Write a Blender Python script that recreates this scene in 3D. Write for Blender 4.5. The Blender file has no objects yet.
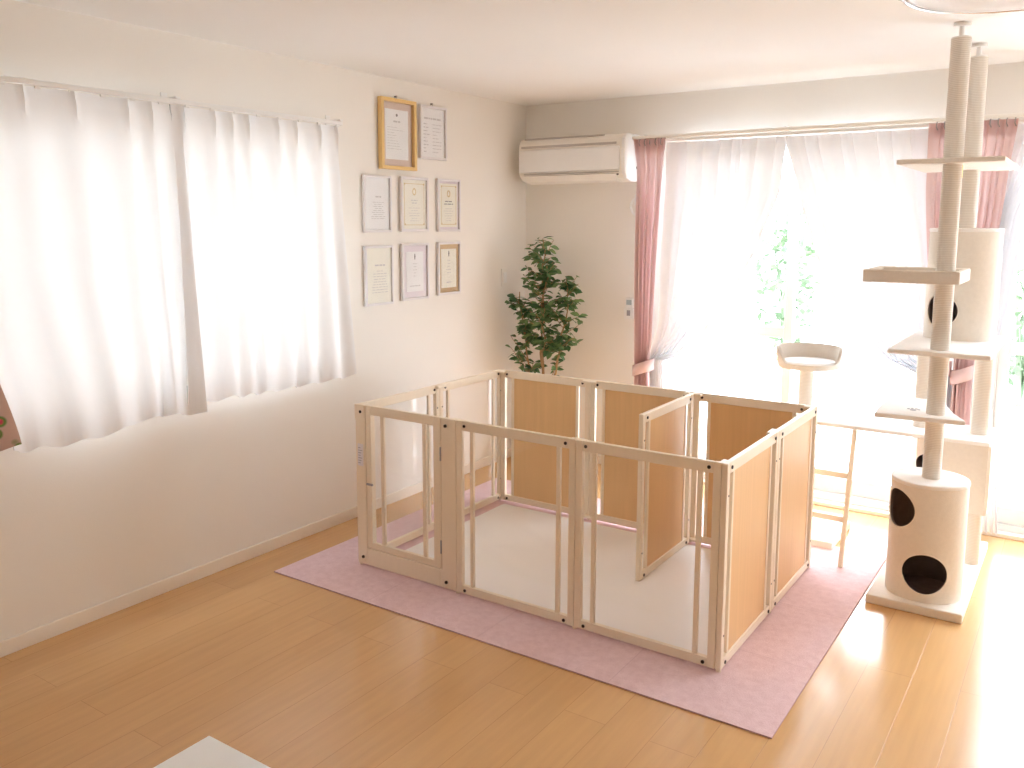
import bpy, bmesh, math, random
from mathutils import Vector, Matrix
random.seed(7)
C = bpy.context.scene.collection
PI = math.pi

# ------------------------------------------------------------------ materials
def new_mat(name):
    m = bpy.data.materials.new(name); m.use_nodes = True
    nt = m.node_tree; nt.nodes.clear()
    out = nt.nodes.new('ShaderNodeOutputMaterial')
    return m, nt, out

def N(nt, t, **kw):
    n = nt.nodes.new(t)
    for k, v in kw.items():
        if k in n.inputs: n.inputs[k].default_value = v
        else: setattr(n, k, v)
    return n

def plain(name, col, rough=.5, metal=0, var=.04, scale=8, bump=0, bscale=200, spec=.5, coat=0):
    """principled with a slight procedural variation and optional fine bump"""
    m, nt, out = new_mat(name)
    b = N(nt, 'ShaderNodeBsdfPrincipled'); b.inputs['Roughness'].default_value = rough
    b.inputs['Metallic'].default_value = metal; b.inputs['Specular IOR Level'].default_value = spec
    b.inputs['Coat Weight'].default_value = coat
    tc = N(nt, 'ShaderNodeTexCoord'); no = N(nt, 'ShaderNodeTexNoise'); no.inputs['Scale'].default_value = scale
    nt.links.new(tc.outputs['Object'], no.inputs['Vector'])
    mr = N(nt, 'ShaderNodeMix', data_type='RGBA')
    mr.inputs[6].default_value = [c*(1-var) for c in col]+[1]; mr.inputs[7].default_value = [min(1, c*(1+var)) for c in col]+[1]
    nt.links.new(no.outputs['Fac'], mr.inputs[0]); nt.links.new(mr.outputs[2], b.inputs['Base Color'])
    if bump:
        n2 = N(nt, 'ShaderNodeTexNoise'); n2.inputs['Scale'].default_value = bscale
        nt.links.new(tc.outputs['Object'], n2.inputs['Vector'])
        bp = N(nt, 'ShaderNodeBump'); bp.inputs['Strength'].default_value = bump; bp.inputs['Distance'].default_value = .002
        nt.links.new(n2.outputs['Fac'], bp.inputs['Height']); nt.links.new(bp.outputs[0], b.inputs['Normal'])
    nt.links.new(b.outputs[0], out.inputs[0])
    return m

def floor_mat():
    m, nt, out = new_mat('floor_boards')
    L = nt.links.new
    tc = N(nt, 'ShaderNodeTexCoord'); mp = N(nt, 'ShaderNodeMapping')
    # planks run along y, .1535 m wide, 1.77 m long; long joints pass x = 2.688
    mp.inputs['Rotation'].default_value = (0, 0, -PI/2)
    mp.inputs['Location'].default_value = (1.835 + 1.77*4, 2.84 + .1535*41, 0)
    L(tc.outputs['Object'], mp.inputs['Vector'])
    br = N(nt, 'ShaderNodeTexBrick'); br.offset = .5; br.offset_frequency = 2; br.squash = 1
    br.inputs['Scale'].default_value = 1; br.inputs['Brick Width'].default_value = 1.77; br.inputs['Row Height'].default_value = .1535
    br.inputs['Mortar Size'].default_value = .0011; br.inputs['Mortar Smooth'].default_value = .2; br.inputs['Bias'].default_value = 0
    br.inputs['Color1'].default_value = (.635, .375, .165, 1); br.inputs['Color2'].default_value = (.665, .40, .18, 1)
    br.inputs['Mortar'].default_value = (.52, .29, .13, 1)
    L(mp.outputs[0], br.inputs['Vector'])
    mp2 = N(nt, 'ShaderNodeMapping'); mp2.inputs['Scale'].default_value = (14, .9, 1); L(tc.outputs['Object'], mp2.inputs['Vector'])
    no = N(nt, 'ShaderNodeTexNoise'); no.inputs['Scale'].default_value = 3; no.inputs['Detail'].default_value = 4; L(mp2.outputs[0], no.inputs['Vector'])
    rp = N(nt, 'ShaderNodeMapRange'); rp.inputs[1].default_value = .3; rp.inputs[2].default_value = .7; rp.inputs[3].default_value = .96; rp.inputs[4].default_value = 1.04
    L(no.outputs['Fac'], rp.inputs[0])
    mx = N(nt, 'ShaderNodeVectorMath', operation='SCALE'); L(br.outputs['Color'], mx.inputs[0]); L(rp.outputs[0], mx.inputs['Scale'])
    b = N(nt, 'ShaderNodeBsdfPrincipled'); b.inputs['Roughness'].default_value = .19; b.inputs['Specular IOR Level'].default_value = .42
    b.inputs['Coat Weight'].default_value = .14; b.inputs['Coat Roughness'].default_value = .12
    L(mx.outputs[0], b.inputs['Base Color'])
    bp = N(nt, 'ShaderNodeBump'); bp.inputs['Strength'].default_value = .4; bp.inputs['Distance'].default_value = .001; bp.invert = True
    L(br.outputs['Fac'], bp.inputs['Height']); L(bp.outputs[0], b.inputs['Normal']); L(bp.outputs[0], b.inputs['Coat Normal'])
    L(b.outputs[0], out.inputs[0]); return m

def wood_mat(name, col, amt=.1, axis=2, rough=.42):
    m, nt, out = new_mat(name); L = nt.links.new
    tc = N(nt, 'ShaderNodeTexCoord'); mp = N(nt, 'ShaderNodeMapping')
    s = [40, 40, 40]; s[axis] = 1.6; mp.inputs['Scale'].default_value = s; L(tc.outputs['Object'], mp.inputs[0])
    no = N(nt, 'ShaderNodeTexNoise'); no.inputs['Scale'].default_value = 1.5; no.inputs['Detail'].default_value = 5; L(mp.outputs[0], no.inputs[0])
    mr = N(nt, 'ShaderNodeMix', data_type='RGBA')
    mr.inputs[6].default_value = [c*(1-amt) for c in col]+[1]; mr.inputs[7].default_value = [min(1, c*(1+amt)) for c in col]+[1]
    L(no.outputs['Fac'], mr.inputs[0])
    b = N(nt, 'ShaderNodeBsdfPrincipled'); b.inputs['Roughness'].default_value = rough; b.inputs['Specular IOR Level'].default_value = .45
    L(mr.outputs[2], b.inputs['Base Color']); L(b.outputs[0], out.inputs[0]); return m

def sisal_mat():
    m, nt, out = new_mat('sisal_rope'); L = nt.links.new
    tc = N(nt, 'ShaderNodeTexCoord'); w = N(nt, 'ShaderNodeTexWave'); w.bands_direction = 'Z'
    w.inputs['Scale'].default_value = 44; w.inputs['Distortion'].default_value = .6; w.inputs['Detail'].default_value = 2
    L(tc.outputs['Object'], w.inputs['Vector'])
    mr = N(nt, 'ShaderNodeMix', data_type='RGBA'); mr.inputs[6].default_value = (.70, .635, .56, 1); mr.inputs[7].default_value = (.79, .735, .665, 1)
    L(w.outputs['Fac'], mr.inputs[0])
    b = N(nt, 'ShaderNodeBsdfPrincipled'); b.inputs['Roughness'].default_value = .85; b.inputs['Specular IOR Level'].default_value = .2
    bp = N(nt, 'ShaderNodeBump'); bp.inputs['Strength'].default_value = .35; bp.inputs['Distance'].default_value = .002
    L(w.outputs['Fac'], bp.inputs['Height']); L(bp.outputs[0], b.inputs['Normal'])
    L(mr.outputs[2], b.inputs['Base Color']); L(b.outputs[0], out.inputs[0]); return m

def cloth_mat(name, col, transp=0., transl=.5, floral=False, weave=900):
    m, nt, out = new_mat(name); L = nt.links.new
    tc = N(nt, 'ShaderNodeTexCoord')
    no = N(nt, 'ShaderNodeTexNoise'); no.inputs['Scale'].default_value = weave; L(tc.outputs['Object'], no.inputs[0])
    mr = N(nt, 'ShaderNodeMix', data_type='RGBA')
    mr.inputs[6].default_value = [c*.97 for c in col]+[1]; mr.inputs[7].default_value = list(col)+[1]; L(no.outputs['Fac'], mr.inputs[0])
    colo = mr.outputs[2]
    if floral:
        v = N(nt, 'ShaderNodeTexVoronoi'); v.inputs['Scale'].default_value = 13; L(tc.outputs['Object'], v.inputs['Vector'])
        r1 = N(nt, 'ShaderNodeMapRange'); r1.inputs[1].default_value = .26; r1.inputs[2].default_value = .34; r1.inputs[3].default_value = 1; r1.inputs[4].default_value = 0
        L(v.outputs['Distance'], r1.inputs[0])
        r2 = N(nt, 'ShaderNodeMapRange'); r2.inputs[1].default_value = .16; r2.inputs[2].default_value = .22; r2.inputs[3].default_value = 1; r2.inputs[4].default_value = 0
        L(v.outputs['Distance'], r2.inputs[0])
        a = N(nt, 'ShaderNodeMix', data_type='RGBA'); a.inputs[7].default_value = (.16, .27, .08, 1); L(r1.outputs[0], a.inputs[0]); L(colo, a.inputs[6])
        c = N(nt, 'ShaderNodeMix', data_type='RGBA'); c.inputs[7].default_value = (.62, .09, .12, 1); L(r2.outputs[0], c.inputs[0]); L(a.outputs[2], c.inputs[6])
        colo = c.outputs[2]
    d = N(nt, 'ShaderNodeBsdfDiffuse'); t = N(nt, 'ShaderNodeBsdfTranslucent'); L(colo, d.inputs[0]); L(colo, t.inputs[0])
    mx = N(nt, 'ShaderNodeMixShader'); mx.inputs[0].default_value = transl; L(d.outputs[0], mx.inputs[1]); L(t.outputs[0], mx.inputs[2])
    if transp > 0:
        tr = N(nt, 'ShaderNodeBsdfTransparent'); m2 = N(nt, 'ShaderNodeMixShader'); m2.inputs[0].default_value = transp
        L(mx.outputs[0], m2.inputs[1]); L(tr.outputs[0], m2.inputs[2]); mx = m2
    L(mx.outputs[0], out.inputs[0]); return m

def clear_mat(name, tint=(1, 1, 1), ior=1.45):
    m, nt, out = new_mat(name); L = nt.links.new
    t = N(nt, 'ShaderNodeBsdfTransparent'); t.inputs[0].default_value = (*tint, 1)
    g = N(nt, 'ShaderNodeBsdfGlossy'); g.inputs['Roughness'].default_value = .02
    lw = N(nt, 'ShaderNodeLayerWeight'); lw.inputs['Blend'].default_value = .5
    pw = N(nt, 'ShaderNodeMath', operation='POWER'); pw.inputs[1].default_value = 5; L(lw.outputs['Facing'], pw.inputs[0])
    f0 = ((ior-1)/(ior+1))**2; f = N(nt, 'ShaderNodeMath', operation='MULTIPLY_ADD'); f.inputs[1].default_value = .9; f.inputs[2].default_value = f0
    L(pw.outputs[0], f.inputs[0])
    mx = N(nt, 'ShaderNodeMixShader'); L(f.outputs[0], mx.inputs[0]); L(t.outputs[0], mx.inputs[1]); L(g.outputs[0], mx.inputs[2])
    L(mx.outputs[0], out.inputs[0]); return m

def leaf_mat(name, c1, c2):
    m, nt, out = new_mat(name); L = nt.links.new
    gi = N(nt, 'ShaderNodeNewGeometry'); mr = N(nt, 'ShaderNodeMix', data_type='RGBA')
    mr.inputs[6].default_value = (*c1, 1); mr.inputs[7].default_value = (*c2, 1); L(gi.outputs['Random Per Island'], mr.inputs[0])
    b = N(nt, 'ShaderNodeBsdfPrincipled'); b.inputs['Roughness'].default_value = .45; L(mr.outputs[2], b.inputs['Base Color'])
    t = N(nt, 'ShaderNodeBsdfTranslucent'); L(mr.outputs[2], t.inputs[0])
    mx = N(nt, 'ShaderNodeMixShader'); mx.inputs[0].default_value = .25; L(b.outputs[0], mx.inputs[1]); L(t.outputs[0], mx.inputs[2])
    L(mx.outputs[0], out.inputs[0]); return m

def rug_mat():
    m, nt, out = new_mat('pink_felt'); L = nt.links.new
    tc = N(nt, 'ShaderNodeTexCoord')
    no = N(nt, 'ShaderNodeTexNoise'); no.inputs['Scale'].default_value = 260; no.inputs['Detail'].default_value = 3; L(tc.outputs['Object'], no.inputs[0])
    n2 = N(nt, 'ShaderNodeTexNoise'); n2.inputs['Scale'].default_value = 30; n2.inputs['Detail'].default_value = 5; L(tc.outputs['Object'], n2.inputs[0])
    ad = N(nt, 'ShaderNodeMath', operation='ADD'); L(no.outputs['Fac'], ad.inputs[0]); L(n2.outputs['Fac'], ad.inputs[1])
    mr0 = N(nt, 'ShaderNodeMapRange'); mr0.inputs[1].default_value = .7; mr0.inputs[2].default_value = 1.3; L(ad.outputs[0], mr0.inputs[0])
    mr = N(nt, 'ShaderNodeMix', data_type='RGBA'); mr.inputs[6].default_value = (.70, .49, .51, 1); mr.inputs[7].default_value = (.82, .62, .64, 1)
    L(mr0.outputs[0], mr.inputs[0])
    br = N(nt, 'ShaderNodeTexBrick'); br.offset = 0; br.inputs['Scale'].default_value = 1; br.inputs['Brick Width'].default_value = .5785; br.inputs['Row Height'].default_value = .5
    br.inputs['Mortar Size'].default_value = .0012; br.inputs['Mortar Smooth'].default_value = .5; L(tc.outputs['Object'], br.inputs['Vector'])
    m2 = N(nt, 'ShaderNodeMix', data_type='RGBA'); m2.inputs[7].default_value = (.50, .30, .35, 1)
    sc = N(nt, 'ShaderNodeMath', operation='MULTIPLY'); sc.inputs[1].default_value = .6; L(br.outputs['Fac'], sc.inputs[0])
    L(sc.outputs[0], m2.inputs[0]); L(mr.outputs[2], m2.inputs[6])
    b = N(nt, 'ShaderNodeBsdfPrincipled'); b.inputs['Roughness'].default_value = .95; b.inputs['Specular IOR Level'].default_value = .15
    bp = N(nt, 'ShaderNodeBump'); bp.inputs['Strength'].default_value = .5; bp.inputs['Distance'].default_value = .003
    L(no.outputs['Fac'], bp.inputs['Height']); L(bp.outputs[0], b.inputs['Normal'])
    L(m2.outputs[2], b.inputs['Base Color']); L(b.outputs[0], out.inputs[0]); return m

M = dict(
    wall=plain('wallpaper', (.865, .83, .775), .85, var=.015, scale=3, bump=.25, bscale=260, spec=.2),
    ceil=plain('ceiling_paper', (.91, .89, .86), .9, var=.01, scale=3, bump=.3, bscale=200, spec=.2),
    trim=plain('painted_trim', (.86, .79, .70), .45, var=.02),
    floor=floor_mat(), rug=rug_mat(),
    mat=plain('white_mat_vinyl', (.90, .87, .84), .45, var=.015, scale=5, bump=.15, bscale=7),
    frame=wood_mat('pale_wood', (.86, .745, .59), .03), frame2=plain('pale_wood_bright', (.86, .75, .60), .4, var=.03),
    board=wood_mat('light_wood_board', (.76, .49, .24), .09), acryl=clear_mat('clear_acrylic'), glass=clear_mat('window_glass', ior=1.3),
    bolt=plain('dark_bolt', (.045, .03, .025), .4, metal=.6),
    sticker=plain('label_paper', (.80, .76, .80), .6), grey=plain('grey_ink', (.35, .33, .34), .6),
    plush=plain('cream_plush', (.80, .735, .655), .95, var=.05, scale=60, bump=.8, bscale=420, spec=.1),
    plushw=plain('white_plush', (.88, .85, .82), .95, var=.03, scale=60, bump=.6, bscale=420, spec=.1),
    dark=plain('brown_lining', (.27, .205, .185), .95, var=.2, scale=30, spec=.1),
    sisal=sisal_mat(), white=plain('white_plastic', (.86, .85, .83), .35), ivory=plain('ivory_plastic', (.86, .82, .75), .35),
    greyslot=plain('grey_slot', (.55, .50, .46), .6), slot=plain('dark_slot', (.16, .14, .13), .6), alu=plain('white_aluminium', (.82, .81, .79), .35, metal=.1),
    chrome=plain('chrome', (.62, .62, .64), .15, metal=1), shade=plain('acrylic_shade', (.88, .88, .88), .2),
    silver=plain('silver_frame', (.80, .77, .77), .35), gold=plain('gold_frame', (.80, .56, .24), .35, metal=.25),
    paper=plain('certificate_paper', (.86, .86, .86), .7), cream=plain('cream_paper', (.87, .85, .75), .7), kraft=plain('mauve_mount', (.70, .57, .50), .7),
    lilac=plain('lilac_mount', (.78, .72, .76), .6), bronze=plain('bronze_mount', (.62, .44, .26), .5, metal=.3),
    ink=plain('printed_ink', (.60, .58, .58), .7), inkd=plain('dark_ink', (.24, .22, .22), .7), goldink=plain('gold_ink', (.66, .52, .26), .6),
    pink=cloth_mat('pink_curtain_cloth', (.82, .635, .62), 0, .3), sheer=cloth_mat('white_sheer_voile', (.94, .935, .94), .012, .145),
    sheer2=cloth_mat('white_sheer_gauze', (.93, .93, .95), .006, .040), hem=cloth_mat('sheer_hem', (.95, .945, .95), .62, .4), floral=cloth_mat('floral_cloth', (.62, .44, .37), 0, .06, floral=True),
    leaf=leaf_mat('ficus_leaf', (.035, .11, .04), (.21, .33, .13)), bark=plain('bark', (.42, .26, .13), .8, var=.25, scale=40, bump=.6),
    pot=plain('pot_plastic', (.70, .62, .52), .6), soil=plain('moss', (.10, .09, .05), .95, var=.4, scale=50),
    bush=leaf_mat('garden_leaf', (.10, .15, .08), (.20, .26, .15)), patio=plain('concrete', (.62, .60, .57), .9, var=.05, scale=2),
    screen=plain('remote_screen', (.38, .45, .50), .3), yellow=plain('yellow_tape', (.80, .66, .15), .5), table=plain('white_table_paint', (.86, .87, .86), .35),
    hook=plain('steel_hook', (.45, .43, .42), .3, metal=.8),
)

# ------------------------------------------------------------------ mesh helpers
def bx(bm, x0, x1, y0, y1, z0, z1):
    vs = [bm.verts.new((x, y, z)) for z in (z0, z1) for y in (y0, y1) for x in (x0, x1)]
    for f in ((0, 2, 3, 1), (4, 5, 7, 6), (0, 1, 5, 4), (2, 6, 7, 3), (0, 4, 6, 2), (1, 3, 7, 5)):
        bm.faces.new([vs[i] for i in f])
def box(*a):
    bm = bmesh.new(); bx(bm, *a); return bm
def cyl(bm, p0, p1, r, seg=24, r2=None, caps=True):
    p0 = Vector(p0); p1 = Vector(p1); d = p1-p0
    q = Vector((0, 0, 1)).rotation_difference(d.normalized()).to_matrix().to_4x4()
    bmesh.ops.create_cone(bm, cap_ends=caps, segments=seg, radius1=r, radius2=r if r2 is None else r2, depth=d.length,
                          matrix=Matrix.Translation((p0+p1)/2) @ q)
def tube(bm, pts, r, seg=8):
    """smooth tube along a polyline; r is a number or one radius per point"""
    pts = [Vector(p) for p in pts]; rr = r if isinstance(r, (list, tuple)) else [r]*len(pts)
    rings = []; up = Vector((0, 0, 1))
    for i, p in enumerate(pts):
        d = (pts[min(i+1, len(pts)-1)] - pts[max(i-1, 0)]).normalized()
        a = d.cross(up); a = a.normalized() if a.length > 1e-3 else d.cross(Vector((1, 0, 0))).normalized()
        b = d.cross(a).normalized()
        rings.append([bm.verts.new(p + rr[i]*(math.cos(2*PI*k/seg)*a + math.sin(2*PI*k/seg)*b)) for k in range(seg)])
    for A, B in zip(rings, rings[1:]):
        for k in range(seg): bm.faces.new((A[k], A[(k+1) % seg], B[(k+1) % seg], B[k]))
    bm.faces.new(rings[0]); bm.faces.new(rings[-1][::-1])
def prism(bm, pts, z0, z1):
    lo = [bm.verts.new((x, y, z0)) for x, y in pts]; hi = [bm.verts.new((x, y, z1)) for x, y in pts]; n = len(pts)
    bm.faces.new(lo[::-1]); bm.faces.new(hi)
    for i in range(n): bm.faces.new((lo[i], lo[(i+1) % n], hi[(i+1) % n], hi[i]))
def lathe(bm, prof, cx, cy, seg=40):
    rings = [[bm.verts.new((cx+r*math.cos(2*PI*k/seg), cy+r*math.sin(2*PI*k/seg), z)) for k in range(seg)] for r, z in prof]
    for A, B in zip(rings, rings[1:]):
        for k in range(seg): bm.faces.new((A[k], A[(k+1) % seg], B[(k+1) % seg], B[k]))
    bm.faces.new(rings[0][::-1]); bm.faces.new(rings[-1])
def wloc(o):
    v = Vector((0, 0, 0))
    while o: v += o.location; o = o.parent
    return v
def obj(name, bm, mat, parent=None, bev=0, smooth=False, seg=2, origin=None, solid=0):
    bmesh.ops.recalc_face_normals(bm, faces=bm.faces)
    off = wloc(parent) + (Vector(origin) if origin is not None else Vector((0, 0, 0)))
    if parent is None and origin is None:   # origin at the base centre of the mesh
        xs = [v.co for v in bm.verts]
        off = Vector(((min(v.x for v in xs)+max(v.x for v in xs))/2, (min(v.y for v in xs)+max(v.y for v in xs))/2, min(v.z for v in xs)))
    bmesh.ops.translate(bm, verts=bm.verts, vec=-off)
    me = bpy.data.meshes.new(name); bm.to_mesh(me); bm.free(); me.materials.append(mat)
    o = bpy.data.objects.new(name, me); C.objects.link(o); o.parent = parent
    o.location = off - wloc(parent)
    if smooth:
        for p in me.polygons: p.use_smooth = True
    if solid:
        s = o.modifiers.new('thick', 'SOLIDIFY'); s.thickness = solid; s.offset = 0
    if bev:
        b = o.modifiers.new('bevel', 'BEVEL'); b.width = bev; b.segments = seg; b.limit_method = 'ANGLE'; b.angle_limit = .6
        if smooth: b.harden_normals = False
    if smooth and bev == 0:
        for p in me.polygons: p.use_smooth = True
        try: me.set_sharp_from_angle(angle=.7)
        except Exception: pass
    return o
def thing(name, loc, label, cat, group=None):
    o = bpy.data.objects.new(name, None); C.objects.link(o); o.location = loc; o.empty_display_size = .1
    o['label'] = label; o['category'] = cat
    if group: o['group'] = group
    return o
def tag(o, label, cat, group=None):
    o['label'] = label; o['category'] = cat
    if group: o['group'] = group
    return o
def struct(name, bm, mat, parent=None, **kw):
    o = obj(name, bm, mat, parent, **kw)
    if parent is None: o['kind'] = 'structure'
    return o

# ------------------------------------------------------------------ room shell
X1, Y0, H = 4.75, -7.0, 2.4
T = .15
struct('floor', box(-T, X1+T, Y0-T, T, -.12, 0), M['floor'], origin=(0, 0, 0))
struct('ceiling', box(-T, X1+T, Y0-T, T, H, H+.12), M['ceil'])
LY0, LY1, LZ0, LZ1 = -3.72, -1.80, .87, 2.04        # left window opening
bm = bmesh.new()
bx(bm, -T, 0, Y0, LY0, 0, H); bx(bm, -T, 0, LY1, 0, 0, H); bx(bm, -T, 0, LY0, LY1, 0, LZ0); bx(bm, -T, 0, LY0, LY1, LZ1, H)
struct('wall_left', bm, M['wall'])
W = [(1.03, 2.59), (2.86, 4.42)]; WZ0, WZ1 = .02, 2.075
bm = bmesh.new()
bx(bm, -T, W[0][0], 0, T, 0, H); bx(bm, W[0][1], W[1][0], 0, T, 0, H); bx(bm, W[1][1], X1+T, 0, T, 0, H)
for a, b in W: bx(bm, a, b, 0, T, WZ1, H); bx(bm, a, b, 0, T, 0, WZ0)
struct('wall_back', bm, M['wall'])
struct('wall_right', box(X1, X1+T, Y0, 0, 0, H), M['wall'])
struct('wall_front', box(-T, X1+T, Y0-T, Y0, 0, H), M['wall'])
struct('baseboard_left', box(0, .012, Y0, 0, 0, .06), M['trim'], bev=.003)
bm = bmesh.new(); bx(bm, .012, W[0][0]-.03, -.012, 0, 0, .06); bx(bm, W[0][1]+.03, W[1][0]-.03, -.012, 0, 0, .06)
struct('baseboard_back', bm, M['trim'], bev=.003)

# windows ------------------------------------------------------------
def frame_bars(bm, x0, x1, z0, z1, y0, y1, w, wb=None):
    wb = wb or w
    bx(bm, x0, x0+w, y0, y1, z0, z1); bx(bm, x1-w, x1, y0, y1, z0, z1)
    bx(bm, x0+w, x1-w, y0, y1, z0, z0+wb); bx(bm, x0+w, x1-w, y0, y1, z1-w, z1)
def patio(n, x0, x1):
    bm = bmesh.new(); frame_bars(bm, x0, x1, WZ0, WZ1, .0, .12, .03, .035)
    w = struct('window_%d' % n, bm, M['alu'], bev=.003)
    xm = (x0+x1)/2
    for a, b, y in ((x0+.03, xm+.03, .02), (xm-.03, x1-.03, .065)):
        s = bmesh.new(); frame_bars(s, a, b, WZ0+.035, WZ1-.03, y, y+.035, .05, .09)
        bx(s, a+.05, b-.05, y, y+.035, .946, 1.008)
        sh = obj('sash', s, M['alu'], w, bev=.003)
        obj('pane', box(a+.045, b-.045, y+.014, y+.02, WZ0+.10, WZ1-.07), M['glass'], sh)
    obj('sash_lock', box(xm-.012, xm+.012, -.004, .02, .86, .93), M['ivory'], w, bev=.004)
patio(1, *W[0]); patio(2, *W[1])
for n, (a, b) in enumerate(W):
    struct('trim_%d' % (n+1), box(a-.03, b+.03, -.055, .0, 0.0, .022), M['trim'], bev=.003)
bm = bmesh.new()
def rot_box(bm, y0, y1, x0, x1, z0, z1): bx(bm, x0, x1, y0, y1, z0, z1)
def bars_l(bm, y0, y1, z0, z1, x0, x1, w):
    rot_box(bm, y0, y0+w, x0, x1, z0, z1); rot_box(bm, y1-w, y1, x0, x1, z0, z1)
    rot_box(bm, y0+w, y1-w, x0, x1, z0, z0+w); rot_box(bm, y0+w, y1-w, x0, x1, z1-w, z1)
bars_l(bm, LY0, LY1, LZ0, LZ1, -.12, -.0, .03)
w3 = struct('window_3', bm, M['alu'], bev=.003)
ym = (LY0+LY1)/2
for a, b, x in ((LY0+.03, ym+.03, -.06), (ym-.03, LY1-.03, -.10)):
    s = bmesh.new(); bars_l(s, a, b, LZ0+.03, LZ1-.03, x, x+.035, .045)
    sh = obj('sash', s, M['alu'], w3, bev=.003)
    obj('pane', box(x+.014, x+.02, a+.04, b-.04, LZ0+.07, LZ1-.07), M['glass'], sh)

# ------------------------------------------------------------------ curtains
def lerp_keys(keys, z):
    """keys: list of (z, value) with falling z"""
    if z >= keys[0][0]: return keys[0][1]
    for (za, a), (zb, b) in zip(keys, keys[1:]):
        if z >= zb:
            t = (za-z)/(za-zb); t2 = t*t*(3-2*t)*.35+t*.65
            return a+(b-a)*t2
    return keys[-1][1]
def drape(u0k, u1k, ztop, zbot, folds, amp, plane, axis='x', nu=160, nz=60, seed=1, pinch=.5, wavy=.0, topk=.35):
    """cloth sheet hanging from a rail; u runs along the wall, folds wave towards the room"""
    rnd = random.Random(seed); ph = [rnd.uniform(0, 6.28) for _ in range(6)]; wr = [rnd.uniform(.55, 1.5) for _ in range(folds+2)]
    cum = [0]
    for v in wr[:folds]: cum.append(cum[-1]+v)
    tot = cum[-1]
    bm = bmesh.new(); grid = []
    for j in range(nz+1):
        v = j/nz; row = []
        zc = ztop+(zbot-ztop)*v
        for i in range(nu+1):
            s = i/nu
            # uneven folds: position inside fold k
            k = min(int(s*folds), folds-1); loc = s*folds-k
            su = (cum[k]+loc*wr[k])/tot
            phase = 2*PI*(k+loc)
            f = math.cos(phase)
            e = 1-math.exp(-v*6)
            top = (abs(math.sin(phase/2))**.25-.6)*-.028 - (.008 if v < .03 else 0)   # gathered pleats
            A = amp*(.25+.75*e)*(1+.35*math.sin(ph[0]+3*su+2*v)+.25*math.sin(ph[1]+7*su))
            d = A*f*(1-.15*math.sin(v*3+ph[2])) + wavy*math.sin(2*PI*(1.4*su)+ph[3]+v*1.2)*v
            d = d*(topk+(1-topk)*min(1, v*5)) + top*max(0, 1-v*9)
            ua = lerp_keys(u0k, zc); ub = lerp_keys(u1k, zc)
            u = ua+(ub-ua)*su + .35*A*math.sin(phase+ph[4]+v*1.5)*e*min(1, 8*su*(1-su))
            z = zc + (wavy*.5*math.sin(6*su+ph[5]) + .010*f)*v**3
            row.append(bm.verts.new((u, plane-d, z) if axis == 'x' else (plane+d, u, z)))
        grid.append(row)
    for a, b in zip(grid, grid[1:]):
        for i in range(nu): bm.faces.new((a[i], a[i+1], b[i+1], b[i]))
    return bm
def strip_of(mesh_obj, nu, nz, j0, j1, off, axis):
    """a second layer of the same cloth (hem or heading) lying just behind rows j0..j1"""
    me = mesh_obj.data; bm = bmesh.new(); rows = []
    for j in range(j0, j1+1):
        rows.append([bm.verts.new(me.vertices[j*(nu+1)+i].co + (Vector((0, off, 0)) if axis == 'x' else Vector((-off, 0, 0)))) for i in range(nu+1)])
    for a, b in zip(rows, rows[1:]):
        for i in range(nu): bm.faces.new((a[i], a[i+1], b[i+1], b[i]))
    bmesh.ops.translate(bm, verts=bm.verts, vec=wloc(mesh_obj))
    return bm
def curtain(name, label, cat, mat, u0k, u1k, ztop, zbot, folds, amp, plane, axis, nu=None, nz=60, hem=.08, heading=.08, group=None, **kw):
    nu = nu or folds*14
    bm = drape(u0k, u1k, ztop, zbot, folds, amp, plane, axis, nu=nu, nz=nz, **kw)
    o = tag(obj(name, bm, mat, smooth=True), label, cat, group)
    dz = (ztop-zbot)/nz
    if hem: obj('hem', strip_of(o, nu, nz, nz-max(1, round(hem/dz)), nz, .004, axis), M['hem'] if 'sheer' in name else mat, o, smooth=True)
    if heading: obj('heading', strip_of(o, nu, nz, 0, max(1, round(heading/dz)), .004, axis), M['hem'] if 'sheer' in name else mat, o, smooth=True)
    return o
# left window
curtain('sheer_curtain', 'white sheer curtain half nearer the framed certificates', 'curtain', M['sheer'],
        [(2.1, -2.825), (.8, -2.80)], [(2.1, -1.870), (.8, -1.80)], 2.095, .815, 8, .020, .072, 'y', seed=3, wavy=.02, group='sheer curtain pair on the left window')
curtain('sheer_curtain', 'white sheer curtain half at the left edge, beside the floral curtain', 'curtain', M['sheer'],
        [(2.1, -3.72), (1.4, -3.68), (.8, -3.54)], [(2.1, -2.785), (.8, -2.74)], 2.095, .785, 6, .022, .088, 'y', seed=11, wavy=.03, group='sheer curtain pair on the left window')
curtain('floral_curtain', 'pink curtain printed with red flowers at the left edge', 'curtain', M['floral'],
        [(2.1, -3.90), (.8, -3.80)], [(2.1, -3.72), (1.2, -3.62), (.8, -3.52)], 2.09, .80, 3, .02, .075, 'y', seed=5, hem=0, heading=0)
r = thing('curtain_rail', (.1, -2.7, 2.1), 'white curtain rail above the left window', 'curtain rail')
bm = bmesh.new(); bx(bm, .07, .09, -3.9, -1.84, 2.098, 2.118); obj('rail', bm, M['white'], r, bev=.003)
for y in (-1.86, -2.80, -3.7):
    bm = bmesh.new(); bx(bm, 0, .10, y-.012, y+.012, 2.118, 2.126); bx(bm, 0, .006, y-.015, y+.015, 2.09, 2.15); obj('bracket', bm, M['white'], r)
for k in range(15):
    y = -3.62+k*.125
    bm = bmesh.new(); cyl(bm, (.08, y-.01, 2.094), (.08, y+.01, 2.094), .006, 8); obj('glider', bm, M['white'], r)
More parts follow.
